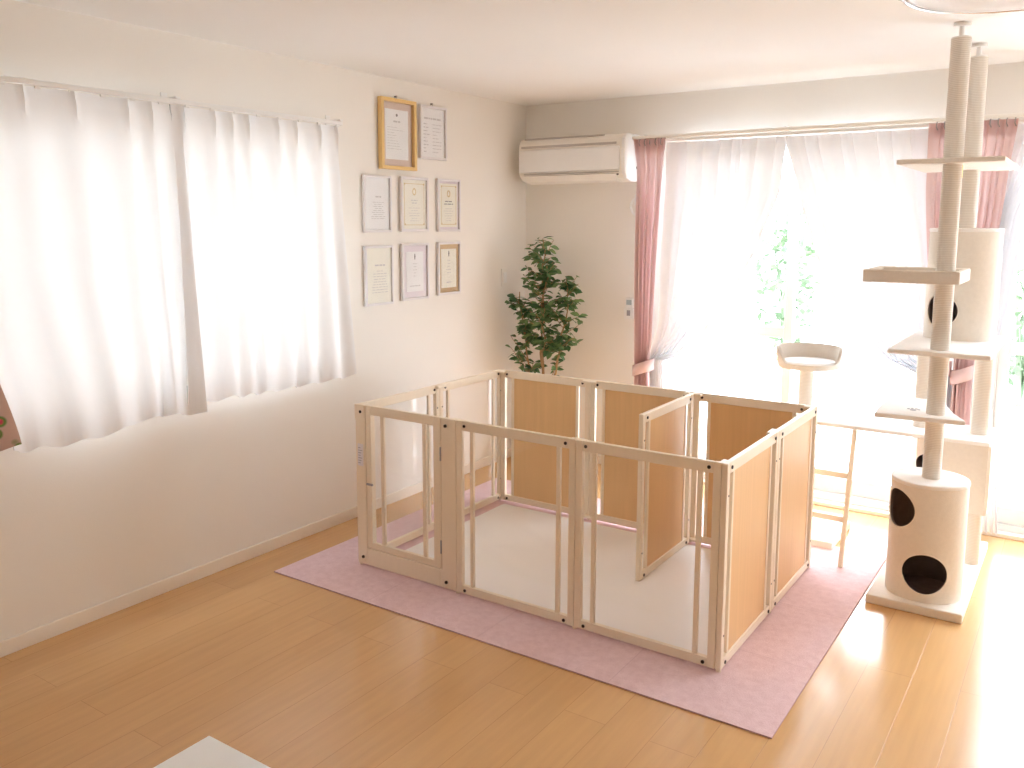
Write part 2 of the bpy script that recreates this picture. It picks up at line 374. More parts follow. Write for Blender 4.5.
# back windows
PL = -.115
curtain('sheer_curtain', 'white sheer curtain tied back beside the left pink curtain', 'curtain', M['sheer2'],
        [(2.1, 1.085), (1.0, 1.06), (.76, 1.0), (.02, 1.02)],
        [(2.1, 1.80), (1.8, 1.776), (1.52, 1.674), (1.22, 1.54), (1.07, 1.453), (.9, 1.34), (.82, 1.24), (.76, 1.09), (.6, 1.10), (.02, 1.13)],
        2.095, .03, 8, .022, PL+.012, 'x', nz=90, seed=21, group='sheer curtains on the patio windows')
curtain('sheer_curtain', 'white sheer curtain swept right, hanging behind the cat tree', 'curtain', M['sheer2'],
        [(2.1, 1.79), (1.74, 1.889), (1.466, 1.983), (1.25, 2.074), (1.06, 2.19), (.91, 2.35), (.82, 2.54), (.77, 2.63), (.02, 2.60)],
        [(2.1, 2.55), (1.0, 2.66), (.77, 2.72), (.02, 2.74)],
        2.095, .03, 8, .022, PL+.012, 'x', nz=90, seed=22, group='sheer curtains on the patio windows')
curtain('sheer_curtain', 'white sheer curtain gathered at the right edge of the photo', 'curtain', M['sheer2'],
        [(2.1, 2.88), (1.2, 2.80), (.8, 2.78), (.02, 2.80)],
        [(2.1, 3.30), (1.9, 3.12), (1.654, 2.985), (1.24, 2.93), (1.06, 2.90), (.8, 2.88), (.02, 2.96)],
        2.095, .03, 7, .024, PL+.012, 'x', nz=90, seed=23, group='sheer curtains on the patio windows')
def tieback(name, label, x0, x1, z, y, parent=None):
    bm = bmesh.new(); n = 28; rings = []
    cx = (x0+x1)/2; rx = (x1-x0)/2; ry = .062
    for i in range(n):
        a = 2*PI*i/n; zz = z + .025*math.cos(a)
        rings.append([bm.verts.new((cx+rx*math.cos(a), y+ry*math.sin(a), zz+dz)) for dz in (-.035, .035)])
    for i in range(n):
        A, B = rings[i], rings[(i+1) % n]; bm.faces.new((A[0], B[0], B[1], A[1]))
    return obj(name, bm, M['pink'], parent, smooth=True, solid=.004)
c = curtain('pink_curtain', 'pink drape with a tieback, beside the air conditioner', 'curtain', M['pink'],
        [(2.12, .895), (1.95, .925), (1.4, .93), (.78, .945), (.74, .95), (.02, .93)],
        [(2.12, 1.10), (1.8, 1.085), (1.3, 1.06), (.9, 1.045), (.75, 1.03), (.02, 1.07)],
        2.118, .03, 5, .026, -.173, 'x', nz=80, seed=31, heading=.07, hem=.06, group='pink drapes')
tieback('tieback', '', .925, 1.055, .72, -.173, c)
c = curtain('pink_curtain', 'pink drape behind the cat tree poles, right part', 'curtain', M['pink'],
        [(2.12, 2.735), (1.8, 2.735), (.95, 2.715), (.84, 2.715), (.02, 2.71)],
        [(2.12, 2.915), (1.8, 2.885), (.95, 2.81), (.84, 2.80), (.02, 2.83)],
        2.112, .03, 5, .024, -.173, 'x', nz=80, seed=32, heading=.07, hem=.06, group='pink drapes')
tieback('tieback', '', 2.70, 2.815, .855, -.173, c)
c = curtain('pink_curtain', 'narrow pink drape just left of the cat tree poles', 'curtain', M['pink'],
        [(2.12, 2.525), (1.8, 2.53), (.95, 2.60), (.84, 2.60), (.02, 2.60)],
        [(2.12, 2.70), (1.8, 2.68), (.95, 2.69), (.84, 2.69), (.02, 2.69)],
        2.112, .03, 4, .022, -.173, 'x', nz=80, seed=33, heading=.07, hem=.06, group='pink drapes')
tieback('tieback', '', 2.585, 2.70, .855, -.173, c)
r = thing('curtain_rail', (1.8, -.1, 2.1), 'white curtain rail above the patio windows', 'curtain rail')
bm = bmesh.new(); bx(bm, .88, 4.66, -.125, -.095, 2.100, 2.118); obj('rail', bm, M['white'], r, bev=.003)
bm = bmesh.new(); bx(bm, .88, 4.66, -.175, -.150, 2.118, 2.136); obj('rail', bm, M['ivory'], r, bev=.003)
for x in (.95, 1.8, 2.66, 3.7, 4.6):
    bm = bmesh.new(); bx(bm, x-.012, x+.012, -.175, 0, 2.136, 2.142); bx(bm, x-.014, x+.014, -.125, -.095, 2.118, 2.136); obj('bracket', bm, M['white'], r)
for k in range(5):
    for x0 in (.93, 2.56, 2.76):
        x = x0+k*.035; bm = bmesh.new(); tube(bm, [(x, -.162, 2.118), (x, -.175, 2.108), (x, -.18, 2.09), (x+.006, -.176, 2.075)], .003, 6); obj('curtain_hook', bm, M['hook'], r)

# ------------------------------------------------------------------ certificates on the left wall
def lines(rnd, y0, y1, z0, z1, n, x, hmax=.006, centre=True):
    bm = bmesh.new(); W_ = y1-y0
    for k in range(n):
        z = z1-(z1-z0)*(k+.5)/n; w = W_*rnd.uniform(.35, .95)
        a = (y0+y1)/2-w/2 if centre else y0
        t = 0
        while t < w:                      # words of unequal length
            l = min(rnd.uniform(.012, .035), w-t)
            bx(bm, x, x+.0004, a+t, a+t+l, z-hmax/2, z+hmax/2); t += l+.006
    return bm
def certificate(y0, y1, z0, z1, fm, pm, label, mount=None, mw=.0, fw=.014, style=0, seed=0, dep=.018, tilt=0., hook=False):
    rnd = random.Random(seed); x = .004
    t = thing('framed_certificate', (0, (y0+y1)/2, z0), label, 'certificate', 'framed certificates on the left wall')
    bm = bmesh.new(); bars_l(bm, y0, y1, z0, z1, x, x+dep, fw); obj('frame', bm, fm, t, bev=.002)
    a, b, c, d = y0+fw, y1-fw, z0+fw, z1-fw
    obj('backing', box(x, x+.006, a, b, c, d), mount or pm, t)
    p = (a+mw, b-mw, c+mw*1.15, d-mw*1.15)
    sheet = obj('certificate_sheet', box(x+.006, x+.008, *p), pm, t)
    X = x+.008; iw = p[1]-p[0]; ih = p[3]-p[2]; ym_ = (p[0]+p[1])/2
    im = M['ink']
    if style == 0:      # letterhead: crest, title, text
        bm = bmesh.new(); cyl(bm, (X, ym_, p[3]-.03), (X+.0005, ym_, p[3]-.03), .008, 12); obj('crest', bm, M['inkd'], sheet)
        obj('title', lines(rnd, p[0]+iw*.15, p[1]-iw*.15, p[3]-.075, p[3]-.055, 1, X, .009), M['ink'], sheet)
        obj('printed_text', lines(rnd, p[0]+iw*.08, p[1]-iw*.08, p[2]+.05, p[3]-.09, 9, X, .0022, False), im, sheet)
    elif style == 1:    # list of entries
        obj('title', lines(rnd, p[0]+iw*.12, p[1]-iw*.1, p[3]-.07, p[3]-.045, 1, X, .010), M['ink'], sheet)
        obj('printed_text', lines(rnd, p[0]+iw*.12, p[0]+iw*.42, p[2]+.02, p[3]-.08, 9, X, .005, False), im, sheet)
        obj('printed_text', lines(rnd, p[0]+iw*.5, p[1]-iw*.08, p[2]+.02, p[3]-.08, 9, X, .0035, False), im, sheet)
    elif style == 2:    # bordered certificate
        bm = bmesh.new(); bars_l(bm, p[0]+.012, p[1]-.012, p[2]+.014, p[3]-.014, X, X+.0004, .003)
        for yy in (p[0]+.012, p[1]-.020):
            for zz in (p[2]+.014, p[3]-.022): bx(bm, X, X+.0005, yy, yy+.010, zz, zz+.010)
        obj('border', bm, M['goldink'] if pm is M['cream'] else im, sheet)
        bm = bmesh.new()
        for q in range(16):
            an = 2*PI*q/16; cyl(bm, (X, ym_+.013*math.cos(an), p[3]-.06+.017*math.sin(an)), (X+.0005, ym_+.013*math.cos(an), p[3]-.06+.017*math.sin(an)), .004, 8)
        obj('crest', bm, M['goldink'], sheet)
        obj('title', lines(rnd, p[0]+iw*.22, p[1]-iw*.22, p[2]+ih*.5, p[2]+ih*.62, 2, X, .005), M['inkd'] if seed == 5 else im, sheet)
        obj('printed_text', lines(rnd, p[0]+iw*.2, p[1]-iw*.2, p[2]+ih*.12, p[2]+ih*.45, 6, X, .0025), im, sheet)
    elif style == 3:    # short text with emblem above and signature below
        bm = bmesh.new(); cyl(bm, (X, ym_, p[3]-.028), (X+.0005, ym_, p[3]-.028), .006, 10); bx(bm, X, X+.0005, ym_-.003, ym_+.003, p[3]-.045, p[3]-.012); obj('crest', bm, M['inkd'], sheet)
        obj('printed_text', lines(rnd, p[0]+iw*.3, p[1]-iw*.3, p[2]+ih*.35, p[3]-.06, 5, X, .003), im, sheet)
        obj('signature', lines(rnd, p[0]+iw*.15, p[1]-iw*.15, p[2]+ih*.1, p[2]+ih*.18, 1, X, .006), M['ink'], sheet)
    else:
        obj('title', lines(rnd, p[0]+iw*.3, p[1]-iw*.2, p[3]-.11, p[3]-.08, 1, X, .008), M['ink'], sheet)
        obj('printed_text', lines(rnd, p[0]+iw*.2, p[1]-iw*.12, p[2]+.05, p[3]-.12, 9, X, .003), im, sheet)
    obj('glazing', box(X+.002, X+.0035, a, b, c, d), M['glass'], t)
    if hook:
        bm = bmesh.new(); tube(bm, [(.004, ym_-.02, z1-.004), (.006, ym_, z1+.014), (.004, ym_+.02, z1-.004)], .002, 6); cyl(bm, (0, ym_, z1+.014), (.014, ym_, z1+.014), .005, 10)
        obj('wall_hook', bm, M['hook'], t)
    return t
certificate(-1.489, -1.195, 1.905, 2.290, M['gold'], M['paper'], 'certificate in a gold frame with a mauve mount, top left', M['kraft'], .032, .020, 0, 1, .03, hook=True)
certificate(-1.150, -.905, 1.980, 2.285, M['silver'], M['paper'], 'certificate in a silver frame hung right of the gold one', None, .0, .014, 1, 2, .022, hook=True)
certificate(-1.622, -1.402, 1.560, 1.868, M['silver'], M['paper'], 'pale silver framed certificate, middle row, nearest the curtain', None, .006, .013, 4, 3)
certificate(-1.322, -1.078, 1.562, 1.872, M['silver'], M['cream'], 'cream bordered certificate at the centre of the middle row', None, .006, .016, 2, 4)
certificate(-.990, -.768, 1.560, 1.874, M['silver'], M['cream'], 'certificate with a gold crest at the right end of the middle row', M['lilac'], .012, .014, 2, 5)
certificate(-1.622, -1.396, 1.160, 1.488, M['silver'], M['cream'], 'cream certificate in the bottom row, nearest the curtain', None, .0, .013, 4, 6)
certificate(-1.322, -1.080, 1.168, 1.495, M['silver'], M['paper'], 'white certificate with a lilac mount, middle of the bottom row', M['lilac'], .030, .014, 3, 7)
certificate(-.992, -.770, 1.178, 1.497, M['silver'], M['cream'], 'certificate with a bronze mount at the right of the bottom row', M['bronze'], .024, .014, 3, 8)

# ------------------------------------------------------------------ wall fittings
t = thing('light_switch', (0, -.267, 1.2), 'white wall switch beside the potted tree', 'switch')
obj('plate', box(0, .008, -.302, -.232, 1.19, 1.31), M['wall'], t, bev=.003); obj('rocker', box(.008, .013, -.285, -.249, 1.215, 1.285), M['white'], t, bev=.002)
# air conditioner: extruded side profile
def extr_x(prof, x0, x1):
    bm = bmesh.new(); A = [bm.verts.new((x0, y, z)) for y, z in prof]; B = [bm.verts.new((x1, y, z)) for y, z in prof]; n = len(prof)
    bm.faces.new(A); bm.faces.new(B[::-1])
    for i in range(n): bm.faces.new((A[i], A[(i+1) % n], B[(i+1) % n], B[i]))
    return bm
ac = thing('air_conditioner', (.52, 0, 1.87), 'white wall air conditioner near the room corner', 'air conditioner')
prof = [(-.002, 1.875), (-.06, 1.868), (-.13, 1.872), (-.185, 1.888), (-.212, 1.915), (-.222, 1.95), (-.225, 2.08), (-.218, 2.125), (-.20, 2.148), (-.16, 2.158), (-.002, 2.158)]
obj('casing', extr_x(prof, .085, .853), M['ivory'], ac, bev=.012, seg=3)
fp = [(-.220, 1.935), (-.232, 1.94), (-.235, 2.075), (-.226, 2.082), (-.215, 2.08)]
obj('front_panel', extr_x(fp, .095, .825), M['white'], ac, bev=.003)
obj('intake_slot', extr_x([(-.222, 2.092), (-.229, 2.093), (-.227, 2.106), (-.219, 2.106)], .11, .80), M['greyslot'], ac)
obj('intake_slot', extr_x([(-.190, 2.146), (-.206, 2.150), (-.200, 2.158), (-.18, 2.160)], .12, .70), M['greyslot'], ac)
obj('louver', extr_x([(-.14, 1.870), (-.19, 1.882), (-.222, 1.918), (-.228, 1.914), (-.196, 1.876), (-.14, 1.864)], .13, .80), M['ivory'], ac, bev=.002)
obj('outlet_slot', extr_x([(-.222, 1.923), (-.2265, 1.925), (-.2265, 1.929), (-.222, 1.929)], .13, .82), M['greyslot'], ac)
obj('end_cap', extr_x([(p[0]*1.02-.002, 2.013+(p[1]-2.013)*1.01) for p in prof], .836, .862), M['white'], ac, bev=.010, seg=3)
obj('status_light', box(.808, .820, -.2285, -.2235, 1.905, 1.914), M['slot'], ac)
bm = bmesh.new(); cyl(bm, (.861, -.06, 1.955), (.8645, -.06, 1.955), .008, 12); obj('badge', bm, M['slot'], ac)
# hanging cord
bm = bmesh.new(); P = []
for k in range(40):
    a = k/39*PI*3.4+1.2; P.append((.835+.04*math.cos(a)+.0006*k, -.010-.0004*k, 1.715+.055*math.sin(a)))
P = [(.89, -.012, 1.868), (.885, -.012, 1.82)]+P
tube(bm, P, .0035, 6)
t = thing('power_cord', (.84, -.01, 1.66), 'white cord coiled on the wall under the air conditioner', 'cord')
obj('cord', bm, M['white'], t, smooth=True)
bm = bmesh.new(); bx(bm, .83, .862, -.022, 0, 1.725, 1.79); obj('plug', bm, M['white'], t, bev=.004)
t = thing('remote_control', (.806, 0, 1.0), 'white remote control in its wall holder beside the pink drape', 'remote control')
obj('holder', box(.772, .842, -.022, .001, .998, 1.07), M['white'], t, bev=.004)
obj('handset', box(.780, .834, -.018, -.004, 1.01, 1.135), M['white'], t, bev=.004)
obj('display', box(.789, .825, -.0195, -.0178, 1.09, 1.122), M['screen'], t)
obj('button_pad', box(.795, .819, -.0235, -.0218, 1.02, 1.055), M['grey'], t)

# ------------------------------------------------------------------ rug and mat
tag(obj('pink_rug', box(.227, 2.5417, -2.4944, -.68, 0.0005, .006), M['rug'], bev=.002, origin=(.227, -2.4944, 0)), 'pink felt rug under the wooden pet pen', 'rug')
bm = bmesh.new(); nx, ny = 60, 44; g = []
rnd = random.Random(4)
def wrinkle(x, y):
    s = 0
    for (px, py, an, w, a) in ((.9, -1.35, -.5, .03, .004), (1.25, -1.5, -.55, .035, .004), (1.0, -1.75, -.45, .03, .0035), (1.9, -1.9, -.5, .04, .003), (1.55, -2.0, 1.9, .04, .003), (2.0, -1.3, -.4, .03, .003)):
        d = (x-px)*math.sin(an)-(y-py)*math.cos(an); l = (x-px)*math.cos(an)+(y-py)*math.sin(an)
        s += a*math.exp(-(d/w)**2)*math.exp(-(l/.35)**2)
    return s
for j in range(ny+1):
    g.append([bm.verts.new((.565+1.655*i/nx, -2.175+1.085*j/ny, .0105+wrinkle(.565+1.655*i/nx, -2.175+1.085*j/ny))) for i in range(nx+1)])
for a, b in zip(g, g[1:]):
    for i in range(nx): bm.faces.new((a[i], a[i+1], b[i+1], b[i]))
# skirt down to the rug
edge = [g[0][i] for i in range(nx+1)]+[g[j][nx] for j in range(1, ny+1)]+[g[ny][i] for i in range(nx-1, -1, -1)]+[g[j][0] for j in range(ny-1, 0, -1)]
low = [bm.verts.new((v.co.x, v.co.y, .0062)) for v in edge]
for i in range(len(edge)):
    k = (i+1) % len(edge); bm.faces.new((edge[i], low[i], low[k], edge[k]))
tag(obj('floor_mat', bm, M['mat'], smooth=True), 'white wipe-clean mat lying inside the pet pen', 'mat')

# ------------------------------------------------------------------ pet pen
PH = .78; TH = .022
pen = thing('pet_pen', (1.378, -1.615, .006), 'pale wooden pet pen of clear and wooden panels standing on the pink rug', 'pet pen')
def pbox(axis, p, s0, s1, t0, t1, z0, z1):
    """box in panel space: s along the panel, t through its thickness from plane p"""
    return (s0, s1, p+t0, p+t1, z0, z1) if axis == 'x' else (p+t0, p+t1, s0, s1, z0, z1)
def panel(axis, p, s0, s1, infill, out=1, name='panel', st=.03, z0=.014, bolts=True, ends=True):
    bm = bmesh.new()
    rails = ((z0, z0+.036), (PH-.042, PH))
    for a in ((s0+.001, s0+st), (s1-st, s1-.001)): bx(bm, *pbox(axis, p, a[0], a[1], 0, TH, z0, PH))
    for a in rails: bx(bm, *pbox(axis, p, s0+st, s1-st, .001, TH-.001, a[0], a[1]))
    f = obj(name, bm, M['frame'], pen, bev=.003)
    for q in (s0+.080, s1-.080):
        obj('rod', box(*pbox(axis, p, q-.009, q+.009, .004, TH-.004, z0+.036, PH-.042)), M['frame'], f, bev=.002)
    if infill == 'board':
        obj('wooden_board', box(*pbox(axis, p, s0+.089, s1-.089, .007, TH-.007, z0+.03, PH-.036)), M['board'], f)
    else:
        obj('clear_sheet', box(*pbox(axis, p, s0+.03, s1-.03, .0095, .0125, z0+.03, PH-.036)), M['acryl'], f)
    if bolts:
        for q in (s0+.045, s1-.045):
            for z in (z0+.016, PH-.021):
                for t0 in (0, TH):
                    bm = bmesh.new(); d = -.003 if t0 == 0 else .003
                    a = (q, p+t0, z) if axis == 'x' else (p+t0, q, z); b = (q, p+t0+d, z) if axis == 'x' else (p+t0+d, q, z)
                    cyl(bm, a, b, .0068, 10); obj('bolt', bm, M['bolt'], f)
        for q in (s0+.020, s1-.020):     # small fixing holes on the stile
            for z in (.14, .66):
                bm = bmesh.new(); a = (q, p-.001, z) if axis == 'x' else (p+TH-.001, q, z); b = (q, p+.002, z) if axis == 'x' else (p+TH+.001, q, z)
                if axis == 'y' and out > 0: cyl(bm, a, b, .004, 8); obj('fixing_hole', bm, M['bolt'], f)
                else: bm.free()
    return f
PX0, PX1, PY0, PY1 = .488, 2.267, -2.2065, -1.024
# front: gate panel and two clear panels
def gate_panel():
    p = PY0; s0, s1 = .488, 1.075; z0 = .014; bm = bmesh.new()
    bx(bm, s0, s0+.060, p, p+TH, z0, PH); bx(bm, .994, s1-.001, p, p+TH, z0, PH); bx(bm, s0+.06, .994, p, p+TH, z0, z0+.082)
    f = obj('gate_panel', bm, M['frame'], pen, bev=.003)
    g0, g1, gz = .551, .991, z0+.085; bm = bmesh.new()
    for a in ((g0, g0+.030), (g1-.042, g1)): bx(bm, a[0], a[1], p+.001, p+TH-.001, gz, PH)
    bx(bm, g0+.03, g1-.042, p+.002, p+TH-.002, gz, gz+.030); bx(bm, g0+.03, g1-.042, p+.002, p+TH-.002, PH-.042, PH)
    obj('gate', bm, M['frame'], f, bev=.003)
    for q in (.648, .895): obj('rod', box(q-.010, q+.010, p+.004, p+TH-.004, gz+.03, PH-.042), M['frame'], f, bev=.002)
    obj('clear_sheet', box(g0+.025, g1-.037, p+.0095, p+.0125, gz+.025, PH-.036), M['acryl'], f)
    for z in (.20, .62):
        bm = bmesh.new(); cyl(bm, (.9925, p-.003, z-.03), (.9925, p-.003, z+.03), .0035, 8); obj('hinge', bm, M['grey'], f)
    bm = bmesh.new(); bx(bm, s0-.001, s0+.058, p-.004, p+.001, PH-.070, PH+.001); bx(bm, s0+.048, s0+.064, p-.005, p, PH-.074, PH-.058)
    obj('corner_bracket', bm, M['frame2'], f, bev=.002)
    for (x, z) in ((s0+.036, PH-.032), (s0+.036, z0+.036), (1.02, PH-.033), (1.02, z0+.030)):
        bm = bmesh.new(); cyl(bm, (x, p, z), (x, p-.006, z), .0072, 12); obj('bolt', bm, M['bolt'], f)
    bm = bmesh.new(); bx(bm, g0+.004, g0+.040, p-.006, p+.002, .405, .413); obj('latch', bm, M['grey'], f)
    lb = obj('label_sticker', box(s0+.012, s0+.046, p-.0012, p, .49, .595), M['sticker'], f)
    bm = bmesh.new()
    for k in range(7): bx(bm, s0+.016, s0+.030+.010*((k*7) % 3)/2, p-.0016, p-.0012, .502+k*.012, .505+k*.012)
    obj('label_print', bm, M['grey'], lb)
gate_panel()
panel('x', PY0, 1.075, 1.660, 'clear'); panel('x', PY0, 1.660, 2.2445, 'clear')
# right side: two boards, left side: two clear panels, back: three boards
panel('y', PX1-TH, -2.2065, -1.615, 'board'); panel('y', PX1-TH, -1.615, -1.024, 'board')
panel('y', PX0, -2.184, -1.604, 'clear'); panel('y', PX0, -1.604, -1.024, 'clear')
for a, b in ((.510, 1.090), (1.090, 1.672), (1.672, 2.245)): panel('x', PY1-TH, a, b, 'board')
panel('y', 1.664, -1.655, -1.075, 'board', name='divider_panel')
# rounded joint connectors at the panel joints, top and bottom
for (x, y, dx, dy) in ((.515, -1.052, .030, .012), (1.090, -1.055, .040, .012), (1.675, -1.058, .045, .014), (2.235, -1.052, .026, .012),
                       (.518, -1.604, .012, .036), (2.236, -1.615, .010, .036), (2.236, -2.17, .010, .03), (.518, -2.17, .010, .02), (1.075, -2.178, .036, .010), (1.66, -2.178, .036, .010)):
    for z in (.020, PH-.016):
        bm = bmesh.new(); bx(bm, x-dx, x+dx, y-dy, y+dy, z, z+.014); obj('joint_connector', bm, M['frame2'], pen, bev=.0045, seg=3)
for (x, y) in ((.499, -2.195), (.499, -1.604), (.499, -1.035), (1.075, -2.195), (1.66, -2.195), (2.256, -2.195), (2.256, -1.615), (2.256, -1.035), (1.09, -1.035), (1.672, -1.035)):
    bm = bmesh.new(); cyl(bm, (x, y, .0062), (x, y, .016), .010, 12); obj('foot', bm, M['frame2'], pen)
bm = bmesh.new(); cyl(bm, (1.675, -1.64, .0145), (1.675, -1.64, .016), .009, 12); cyl(bm, (1.675, -1.10, .0145), (1.675, -1.10, .016), .009, 12); obj('foot', bm, M['bolt'], pen)

# ------------------------------------------------------------------ cat tree
cat = thing('cat_tree', (2.76, -.78, 0), 'tall cream cat tree with two posts, drum dens, shelves and a ladder', 'cat tree')
def rbox(*a, mat=None, name='shelf', bev=.006, parent=None, top=None):
    o = obj(name, box(*a), mat or M['plush'], parent or cat, bev=bev, seg=3)
    return o
rbox(2.562, 2.932, -1.272, -.28, 0, .040, name='base_board')
rbox(1.945, 2.296, -.74, -.35, 0, .040, name='base_board')
def drum(cx, cy, z0, z1, R, holes, name='drum_den'):
    """hollow drum with round doorways cut through its side"""
    bm = bmesh.new(); seg = 96
    prof = [(R, z0), (R, z1), (R-.012, z1), (R-.012, z0)]
    rings = [[bm.verts.new((cx+r_*math.cos(2*PI*k/seg), cy+r_*math.sin(2*PI*k/seg), z)) for k in range(seg)] for r_, z in prof]
    for q in range(4):
        A, B = rings[q], rings[(q+1) % 4]
        for k in range(seg):
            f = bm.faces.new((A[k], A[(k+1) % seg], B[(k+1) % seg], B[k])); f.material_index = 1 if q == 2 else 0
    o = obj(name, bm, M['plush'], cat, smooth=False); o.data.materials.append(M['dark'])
    for (az, z, r_) in holes:
        cb = bmesh.new(); d = Vector((math.cos(az), math.sin(az), 0)); c0 = Vector((cx, cy, z))
        cyl(cb, c0+d*.05, c0+d*(R+.1), r_, 48)
        cut = obj('cutter', cb, M['dark'], None)
        md = o.modifiers.new('cut', 'BOOLEAN'); md.object = cut; md.operation = 'DIFFERENCE'; md.solver = 'EXACT'
        bpy.context.view_layer.update()
        me = bpy.data.meshes.new_from_object(o.evaluated_get(bpy.context.evaluated_depsgraph_get()))
        o.modifiers.clear(); o.data = me; bpy.data.objects.remove(cut)
    for p in o.data.polygons: p.use_smooth = True
    try: o.data.set_sharp_from_angle(angle=.6)
    except Exception: pass
    bm = bmesh.new(); cyl(bm, (cx, cy, z1-.012), (cx, cy, z1+.006), R+.002, 64); l = obj('lid', bm, M['plushw'], o, bev=.005, smooth=True)
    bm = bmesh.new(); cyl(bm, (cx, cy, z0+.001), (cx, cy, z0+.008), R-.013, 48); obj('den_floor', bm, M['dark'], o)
    for (az, z, r_) in holes:            # piping round each doorway follows the curved wall
        bm = bmesh.new(); pts = []
        for k in range(49):
            a = 2*PI*k/48; s = (r_+.001)*math.cos(a); th = az+math.asin(max(-.99, min(.99, s/R)))
            pts.append((cx+(R-.001)*math.cos(th), cy+(R-.001)*math.sin(th), z+(r_+.001)*math.sin(a)))
        tube(bm, pts, .003, 6); obj('doorway_piping', bm, M['plush'], o, smooth=True)
    return o
R_ = math.radians
drum(2.758, -1.09, .040, .538, .150, ((R_(-134), .42, .082), (R_(-82), .163, .086)))
drum(2.775, -.62, 1.092, 1.585, .148, ((R_(-118), 1.222, .075),))
def post(x, y, z0, z1, r=.038, name='sisal_post'):
    bm = bmesh.new(); cyl(bm, (x, y, z0), (x, y, z1), r, 32); return obj(name, bm, M['sisal'], cat, smooth=True)
# front pole, in pieces between the shelves
P1 = (2.763, -1.10)
for a, b in ((.544, .800), (.820, 1.072), (1.092, 1.372), (1.386, 1.850), (1.870, 2.340)): post(*P1, a, b, .037)
P2 = (2.772, -.60)
for a, b in ((1.591, 1.850), (1.870, 2.340)): post(*P2, a, b, .040)
for (x, y) in (P1, P2):
    bm = bmesh.new(); cyl(bm, (x, y, 2.338), (x, y, 2.345), .036, 24); cyl(bm, (x, y, 2.345), (x, y, 2.388), .010, 12); cyl(bm, (x, y, 2.386), (x, y, 2.398), .032, 24)
    obj('ceiling_tensioner', bm, M['white'], cat, smooth=True)
# rear posts
post(2.893, -.625, .040, .317, .033); post(2.640, -.625, .040, .317, .033)
post(2.885, -.600, .652, 1.072, .040); post(2.640, -.600, .652, 1.072, .036)
# shelves
rbox(2.575, 2.957, -1.19, -.44, 1.072, 1.092, name='shelf', mat=M['plushw'], bev=.005)
bm = bmesh.new(); pts = [(2.545, -1.215), (2.885, -1.185)]+[(2.885-.125*t_-.02*math.sin(t_*PI), -1.185+.40*t_) for t_ in (.35, .7, 1)]
pts += [(2.70-.16*math.sin(a), -.83+.05*math.cos(a)) for a in (0, .5, 1.0, 1.4)] + [(2.535, -.98), (2.535, -1.1)]
prism(bm, pts, .800, .820); obj('shelf', bm, M['plushw'], cat, bev=.004)
bm = bmesh.new()
for k in range(5):      # paw print stitched on the small shelf
    cx_, cy_, rr = ((2.672, -1.075, .013), (2.652, -1.058, .006), (2.664, -1.045, .006), (2.680, -1.045, .006), (2.692, -1.058, .006))[k]
    cyl(bm, (cx_, cy_, .820), (cx_, cy_, .8215), rr, 14)
obj('paw_print', bm, M['grey'], cat)
# tray bed with a raised rim
tx0, tx1, ty0, ty1 = 2.476, 2.836, -1.262, -.93
bm = bmesh.new(); bx(bm, tx0, tx1, ty0, ty0+.022, 1.372, 1.424); bx(bm, tx0, tx1, ty1-.022, ty1, 1.372, 1.424); bx(bm, tx0, tx0+.022, ty0+.022, ty1-.022, 1.372, 1.424); bx(bm, tx1-.022, tx1, ty0+.022, ty1-.022, 1.372, 1.424)
bx(bm, tx0+.02, tx1-.02, ty0+.02, ty1-.02, 1.372, 1.386)
obj('tray_bed', bm, M['plush'], cat, bev=.005)
rbox(2.567, 2.955, -1.19, -.50, 1.850, 1.870, name='shelf', bev=.005)
bm = bmesh.new(); bx(bm, 2.793, 2.800, -1.108, -1.090, 1.795, 1.845); obj('yellow_tape', bm, M['yellow'], cat)
# box den and bridge board
bm = bmesh.new(); b0, b1, f0, f1, q0, q1 = 2.650, 2.952, -.78, -.47, .318, .634
prism(bm, [(b0+.03, f0), (b1-.012, f0), (b1, f0+.012), (b1, f1), (b0, f1), (b0, f0+.03)], q0, q1)
o = obj('box_den', bm, M['plush'], cat)
cb = bmesh.new(); cyl(cb, (2.702, f0-.05, .512), (2.702, f0+.20, .512), .052, 40); cut = obj('cutter', cb, M['dark'])
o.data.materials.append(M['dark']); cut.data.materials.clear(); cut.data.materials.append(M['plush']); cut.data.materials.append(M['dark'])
for p in cut.data.polygons: p.material_index = 1
md = o.modifiers.new('cut', 'BOOLEAN'); md.object = cut; md.operation = 'DIFFERENCE'; md.solver = 'EXACT'; bpy.context.view_layer.update()
me = bpy.data.meshes.new_from_object(o.evaluated_get(bpy.context.evaluated_depsgraph_get())); o.modifiers.clear(); o.data = me; bpy.data.objects.remove(cut)
b = o.modifiers.new('bevel', 'BEVEL'); b.width = .008; b.segments = 3; b.limit_method = 'ANGLE'; b.angle_limit = .9
rbox(1.95, 2.945, -.785, -.44, .634, .652, name='bridge_board', mat=M['plushw'], bev=.005)
# bowl bed on its own post
BX, BY = 2.088, -.54
post(2.080, BY, .040, .634, .036); post(2.080, BY, .652, .878, .036)
bm = bmesh.new(); cyl(bm, (BX, BY, .878), (BX, BY, .898), .150, 56); bed = obj('bowl_bed', bm, M['plush'], cat, bev=.005, smooth=True)
bm = bmesh.new(); n = 72; ri = []
face = math.atan2(-5.07-BY, 3.27-BX)+.10      # the low lip faces the room
for i in range(n):
    a = 2*PI*i/n; d = abs((a-face+PI) % (2*PI)-PI)
    s = min(1, max(0, (d-R_(48))/R_(32))); s = s*s*(3-2*s); h = .028+.075*s
    fl = 1+.04*s
    ri.append([bm.verts.new((BX+r_*math.cos(a), BY+r_*math.sin(a), z)) for r_, z in ((.151, .880), (.155*fl, .885+h*.6), (.156*fl, .880+h), (.144*fl, .882+h), (.138*fl, .885+h*.5), (.134, .899))])
